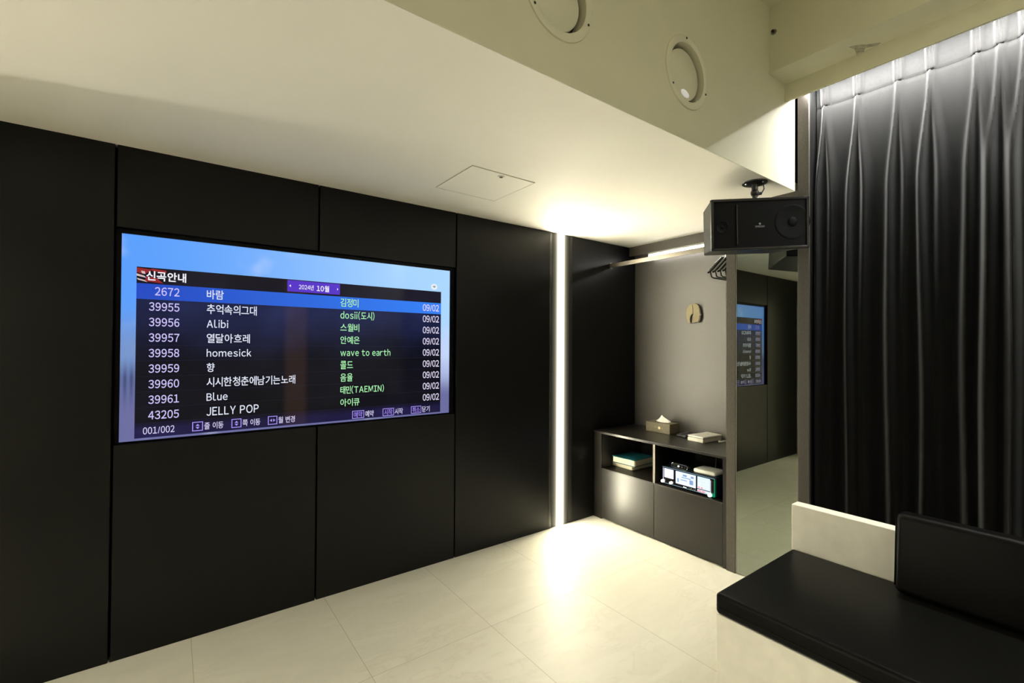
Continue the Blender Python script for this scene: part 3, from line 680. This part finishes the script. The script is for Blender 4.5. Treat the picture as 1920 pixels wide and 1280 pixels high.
def make_karaoke():
    x = 2.832; y1, y0, z0, z1 = 2.018, 1.618, .407, .537     # y1 is its left end as seen from the room
    t = thing('karaoke_machine', 'karaoke machine with glowing white key panels in the right cubby', 'karaoke machine', (2.98, 1.818, .407))
    obj('body', BM().box(x+.006, 3.14, y0+.004, y1-.004, z0+.006, z1, bev=.004), mat('navy_case', (.015, .03, .05), .35), t)
    obj('front_panel', BM().box(x, x+.01, y0, y1, z0+.006, z1, bev=.003), M_gloss, t)
    for yy in (y0+.05, y1-.05): obj('foot', BM().cyl((x+.03, yy, z0), (x+.03, yy, z0+.007), .012), M_black, t)
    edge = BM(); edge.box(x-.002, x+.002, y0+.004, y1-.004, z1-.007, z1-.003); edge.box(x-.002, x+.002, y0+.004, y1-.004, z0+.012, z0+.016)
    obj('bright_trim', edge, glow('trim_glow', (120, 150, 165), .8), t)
    def gp(name, ya, yb, za, zb, c, k): return obj(name, BM().box(x-.0035, x+.001, yb, ya, za, zb, bev=.0008, seg=1), glow(name+'_glow', c, k), t)
    p1 = gp('key_panel', 1.998, 1.925, .461, .524, (236, 230, 255), 1.3)
    p2 = gp('screen', 1.906, 1.755, .440, .524, (214, 228, 255), 1.4)
    p3 = gp('key_panel', 1.742, 1.654, .446, .524, (205, 232, 255), 1.3)
    p4 = gp('key_panel', 1.742, 1.654, .424, .440, (220, 226, 240), 1.0)
    kb = mat('key_grey', (.45, .47, .52), .4, emit=lin(170, 180, 205), strength=.9); kr = mat('key_red', (.5, .1, .1), .4, emit=lin(238, 120, 130), strength=1)
    def key(p, ya, za, dy, dz, m): obj('key', BM().box(x-.0055, x-.003, ya-dy, ya, za, za+dz, bev=.0006, seg=1), m, p)
    for i in range(3):
        for j in range(4): key(p1, 1.990-i*.023, .467+j*.0142, .014, .008, kb)
    for i in range(4):
        for j in range(4): key(p3, 1.737-i*.0212, .4495+j*.0185, .014, .010, kr if (j == 0 and i < 2) else kb)
    for i in range(3): key(p4, 1.736-i*.028, .4275, .02, .008, kr if i < 2 else kb)
    pic = BM()
    for a in ((1.893, .452, .012, .026), (1.868, .470, .05, .006), (1.860, .488, .07, .006), (1.85, .50, .03, .012), (1.80, .455, .028, .03), (1.79, .498, .022, .014)): pic.box(x-.0042, x-.0034, a[0]-a[2], a[0], a[1], a[1]+a[3])
    obj('picture', pic, glow('screen_shapes', (150, 180, 225), .9), p2)
    def knob(name, y, z, r, c, k):
        n = obj(name, BM().cyl((x-.018, y, z), (x, y, z), r*.85, r, 24), mat(name+'_plastic', (.7, .7, .72), .3, emit=lin(*c), strength=k), t, smooth=True)
    knob('volume_knob', 2.006, .433, .012, (245, 225, 250), 1.3); knob('volume_knob', 1.940, .434, .010, (250, 246, 240), 1.2); knob('volume_knob', 1.650, .424, .013, (200, 255, 235), 1.3)
    for i in range(3): obj('volume_knob', BM().cyl((x-.010, 1.985-i*.015, .437), (x, 1.985-i*.015, .437), .0055, n=16), M_chrome, t)
    obj('badge', BM().box(x-.002, x+.001, 1.822, 1.848, .420, .428, bev=.001, seg=1), M_chrome, t)
    for i in range(4): obj('socket', BM().cyl((x-.004, 1.80-i*.014, .430), (x, 1.80-i*.014, .430), .0045, n=14), M_steel, t)
    side = BM(); side.box(x-.003, x+.010, y0+.001, y0+.006, z0+.010, z1-.008); side.box(x-.0025, x+.001, y0+.004, y0+.026, z0+.008, z0+.030)
    obj('side_light', side, glow('green_side_light', (10, 170, 118), .6), t)
    s2 = BM(); s2.box(x-.003, x+.001, y1-.012, y1-.009, z0+.03, z1-.012); s2.box(x-.003, x+.001, y0+.030, y0+.0325, z0+.03, z1-.02)
    obj('light_line', s2, glow('white_line', (225, 225, 245), 1.1), t)
make_karaoke()
def make_receiver():
    t = thing('microphone_receiver', 'small rounded black gadget with round buttons on the left of the karaoke machine', 'receiver', (2.88, 1.895, .537))
    b = BM().box(2.855, 2.90, 1.825, 1.965, .5375, .571, bev=.014, seg=4); obj('body', b, M_gloss, t, smooth=True)
    loop = [(2.8545, 1.895+.062*s_*1.0, .554+dz) for s_, dz in ((-1, -.006), (-1, .006), (-.85, .0135), (.85, .0135), (1, .006), (1, -.006), (.85, -.0135), (-.85, -.0135))]
    obj('bright_rim', BM().tube(loop, .0016, closed=True), M_chrome, t, smooth=True)
    for y, r in ((1.935, .007), (1.900, .006), (1.872, .007), (1.848, .008)):
        obj('button', BM().cyl((2.850, y, .553), (2.857, y, .553), r, n=18), M_chrome if r > .006 else mat('lit_button', (.8, .8, .8), .3, emit=(1, 1, 1), strength=.8), t)
make_receiver()
t = thing('wifi_router', 'white rounded router box on the right of the karaoke machine', 'router', (2.92, 1.71, .537))
obj('case', BM().box(2.856, 2.985, 1.632, 1.790, .5375, .566, bev=.011, seg=4), M_white, t, smooth=True)
obj('cable', BM().tube([(2.985, 1.715, .55), (3.0, 1.715, .553), (3.012, 1.716, .58), (3.014, 1.716, .62), (3.013, 1.716, .675)], .0028), M_black, t, smooth=True)

# ---------------------------------------------------------------- curtain with its strip light
def make_curtain():
    t = thing('curtain', 'tall black velvet curtain with pinch pleats beside the mirror', 'curtain', (2.88, -.2, 0.02))
    random.seed(11)
    ys = [1.010, .863, .696, .576, .418, .345, .270, .13, -.02, -.16, -.31, -.45, -.6, -.74, -.9, -1.05, -1.2, -1.34]
    pl = [(y, random.uniform(.85, 1.15), random.uniform(-.012, .012), random.uniform(0, 6.28)) for y in ys]
    Y_A, Y_B = 1.052, -1.42
    ny = 620; zs = [.03+i*(2.93-.03)/84 for i in range(85)]
    zs += [2.70, 2.705, 2.71, 2.715, 2.72, 2.68, 2.66]; zs = sorted(set(round(z, 4) for z in zs))
    ZP = 2.711
    def ss(a, b, x):
        q = min(1, max(0, (x-a)/(b-a))); return q*q*(3-2*q)
    def gau(d, s_): return math.exp(-(d/s_)**2)
    def off(y, z):
        o = .010*math.sin(y*7+1)+.004*math.sin(y*17+z*.9)
        for (yp, am, sk, ph) in pl:
            d = y-yp
            if abs(d) > .16: continue
            if z >= ZP:
                k = (z-ZP)/.2
                a = .014+.008*min(1, k*1.5)
                o += a*am*(gau(d-.013, .0075)+gau(d+.013, .0075)+.9*gau(d, .006))
            else:
                q = ZP-z
                f = ss(0, .55, q); g = ss(.3, 1.6, q)
                wob = .006*math.sin(z*2.3+ph)*g
                s1 = .006+.026*f*am; w1 = .0085+.010*f+.006*g
                a1 = .016+.030*f
                o += a1*am*gau(d-s1-wob-sk*g, w1)                        # ridge on the mirror side
                o += (a1*.82*(1-.55*g))*am*gau(d+s1*1.05-wob, w1*1.25)   # ridge on the far side, fading
                o -= .018*f*(1-.4*g)*gau(d, s1*.7)
                o += .028*g*gau(d+.012-wob, .045)
        q = ZP-z
        if abs(q) < .06: o -= .006*gau(q, .012)
        return o
    b = bmesh.new(); grid = []
    for z in zs:
        r = []
        for i in range(ny+1):
            y = Y_A+(Y_B-Y_A)*i/ny
            r.append(b.verts.new((2.895-off(y, z), y, z)))
        grid.append(r)
    for a, c in zip(grid, grid[1:]):
        for i in range(ny): b.faces.new((a[i], a[i+1], c[i+1], c[i]))
    obj('drape', b, M_velvet, t, smooth=True)
    # stitched line of the heading tape and the pleat ties
    st = BM()
    tie_m = mat('tie_thread', (.0006, .0006, .0006), .9, spec=0)
    for (yp, am, sk, ph) in pl:
        obj('pleat_tie', BM().box(2.895-off(yp, ZP)-.004, 2.893, yp-.012, yp+.012, ZP-.004, ZP+.004, bev=.002), tie_m, t)
    i = 0; y = Y_A-.01
    while y > Y_B+.02:
        y2 = y-.010
        if min(abs(y-p[0]) for p in pl) > .022:
            xa = 2.895-off(y, ZP)-.0012; xb = 2.895-off(y2, ZP)-.0012
            st.quad((xa, y, ZP-.0014), (xb, y2, ZP-.0014), (xb, y2, ZP+.0010), (xa, y, ZP+.0010))
        y = y2-.002
    obj('heading_seam', st, tie_m, t)
    obj('curtain_track', BM().box(2.885, 2.915, -1.43, 1.05, 2.935, 2.99), M_steel, t)
make_curtain()
t = thing('strip_light', 'hidden white strip light along the pelmet washing down the black curtain', 'strip light', (2.70, -.15, 2.74))
obj('diffuser', BM().box(2.772, 2.776, Y0+.02, 1.045, 2.772, 2.790), M_curl, t)
obj('channel', BM().box(2.766, 2.772, Y0+.02, 1.05, 2.770, 2.796).box(2.676, 2.785, Y0+.02, 1.05, 2.790, 2.796), M_cream, t)
# anchor bolt on the beam
t = thing('anchor_bolt', 'small dark anchor bolt on the face of the cream beam', 'bolt', (2.487, 1.105, 3.011))
obj('shank', BM().cyl((2.487, 1.105, 3.011), (2.470, 1.105, 3.011), .007, n=12), M_screw, t)
obj('washer', BM().cyl((2.487, 1.105, 3.011), (2.4845, 1.105, 3.011), .014, n=16), mat('worn_plaster', (.25, .23, .18), .8), t)
# chipped plaster under the beam
cr = BM()
for k in range(9):
    a = k/9*6.28; 
cp = [(2.565, .80), (2.60, .79), (2.66, .80), (2.660, .77), (2.63, .755), (2.655, .72), (2.645, .70), (2.61, .745), (2.585, .765)]
cr.prism([(x, y) for x, y in cp], 2.8035, 2.8055, 'z')
t = tag(origin_to(obj('plaster_patch', cr, mat('chipped_plaster', (.42, .39, .29), .9, noise=(60, .35, (1, 1, 1)))), (2.62, .76, 2.8055)), 'rough chipped plaster patch under the cream beam', 'plaster patch')

# ---------------------------------------------------------------- bench and cushions
YE = .966
def make_bench():
    t = thing('bench', 'cream stone bench base with an upright back board in front of the curtain', 'bench', (2.05, -.25, 0))
    obj('base', BM().box(1.692, 2.352, -1.40, YE-.006, 0, .364, bev=.0015, seg=1), M_stone, t)
    obj('back_board', BM().box(2.352, 2.414, -1.40, YE, 0, .650, bev=.002, seg=1), M_stone, t)
make_bench()
def pillow(name, x0, x1, y0, y1, z0, z1, bev, m, parent, crown=.0, nx=24, ny=60):
    b = BM().box(x0, x1, y0, y1, z0, z1, bev=bev, seg=5)
    return obj(name, b, m, parent, smooth=True)
def make_seat():
    t = thing('seat_cushion', 'long flat black leather seat cushion on the cream bench', 'seat cushion', (2.02, -.25, .364))
    b = BM().box(1.686, 2.351, -1.38, YE-.002, .365, .446)
    bmesh.ops.bevel(b.b, geom=list(b.b.edges), offset=.016, segments=5, profile=.5, affect='EDGES')
    obj('cover', b, M_leather, t, smooth=True)
    pp = BM(); pp.tube([(1.6855, -1.3, .392), (1.6855, YE-.02, .392)], .0022); pp.tube([(1.70, YE-.0022, .392), (2.34, YE-.0022, .392)], .0022)
    obj('piping', pp, M_leather, t, smooth=True)
make_seat()
def make_back():
    t = thing('back_cushion', 'upright black leather back cushion leaning on the bench board', 'back cushion', (2.30, -.4, .446))
    b = BM().box(2.245, 2.351, -1.36, .560, .4465, .742)
    bmesh.ops.bevel(b.b, geom=list(b.b.edges), offset=.022, segments=6, profile=.5, affect='EDGES')
    for v in b.b.verts: v.co.x += (v.co.z-.4465)*.0 + (0 if v.co.x > 2.3 else (v.co.z-.4465)*.10)
    obj('cover', b, M_leather, t, smooth=True)
    loop = [(2.258+.0, .5595, .47), (2.258+.022, .5595, .715), (2.275, .5595, .728), (2.335, .5595, .728), (2.345, .5595, .47)]
    obj('piping', BM().tube(loop, .0025), M_leather, t, smooth=True)
make_back()
# fill panel added out of view over the rear of the room
t = thing('rear_fill_light', 'added ceiling fill panel over the rear of the room', 'fill light', (.9, -.9, ZH-.02))
obj('diffuser', BM().box(.6, 1.2, -1.2, -.6, ZH-.02, ZH-.012), M_rear, t)
obj('frame', BM().box(.58, 1.22, -1.22, -.58, ZH-.012, ZH), M_white, t)
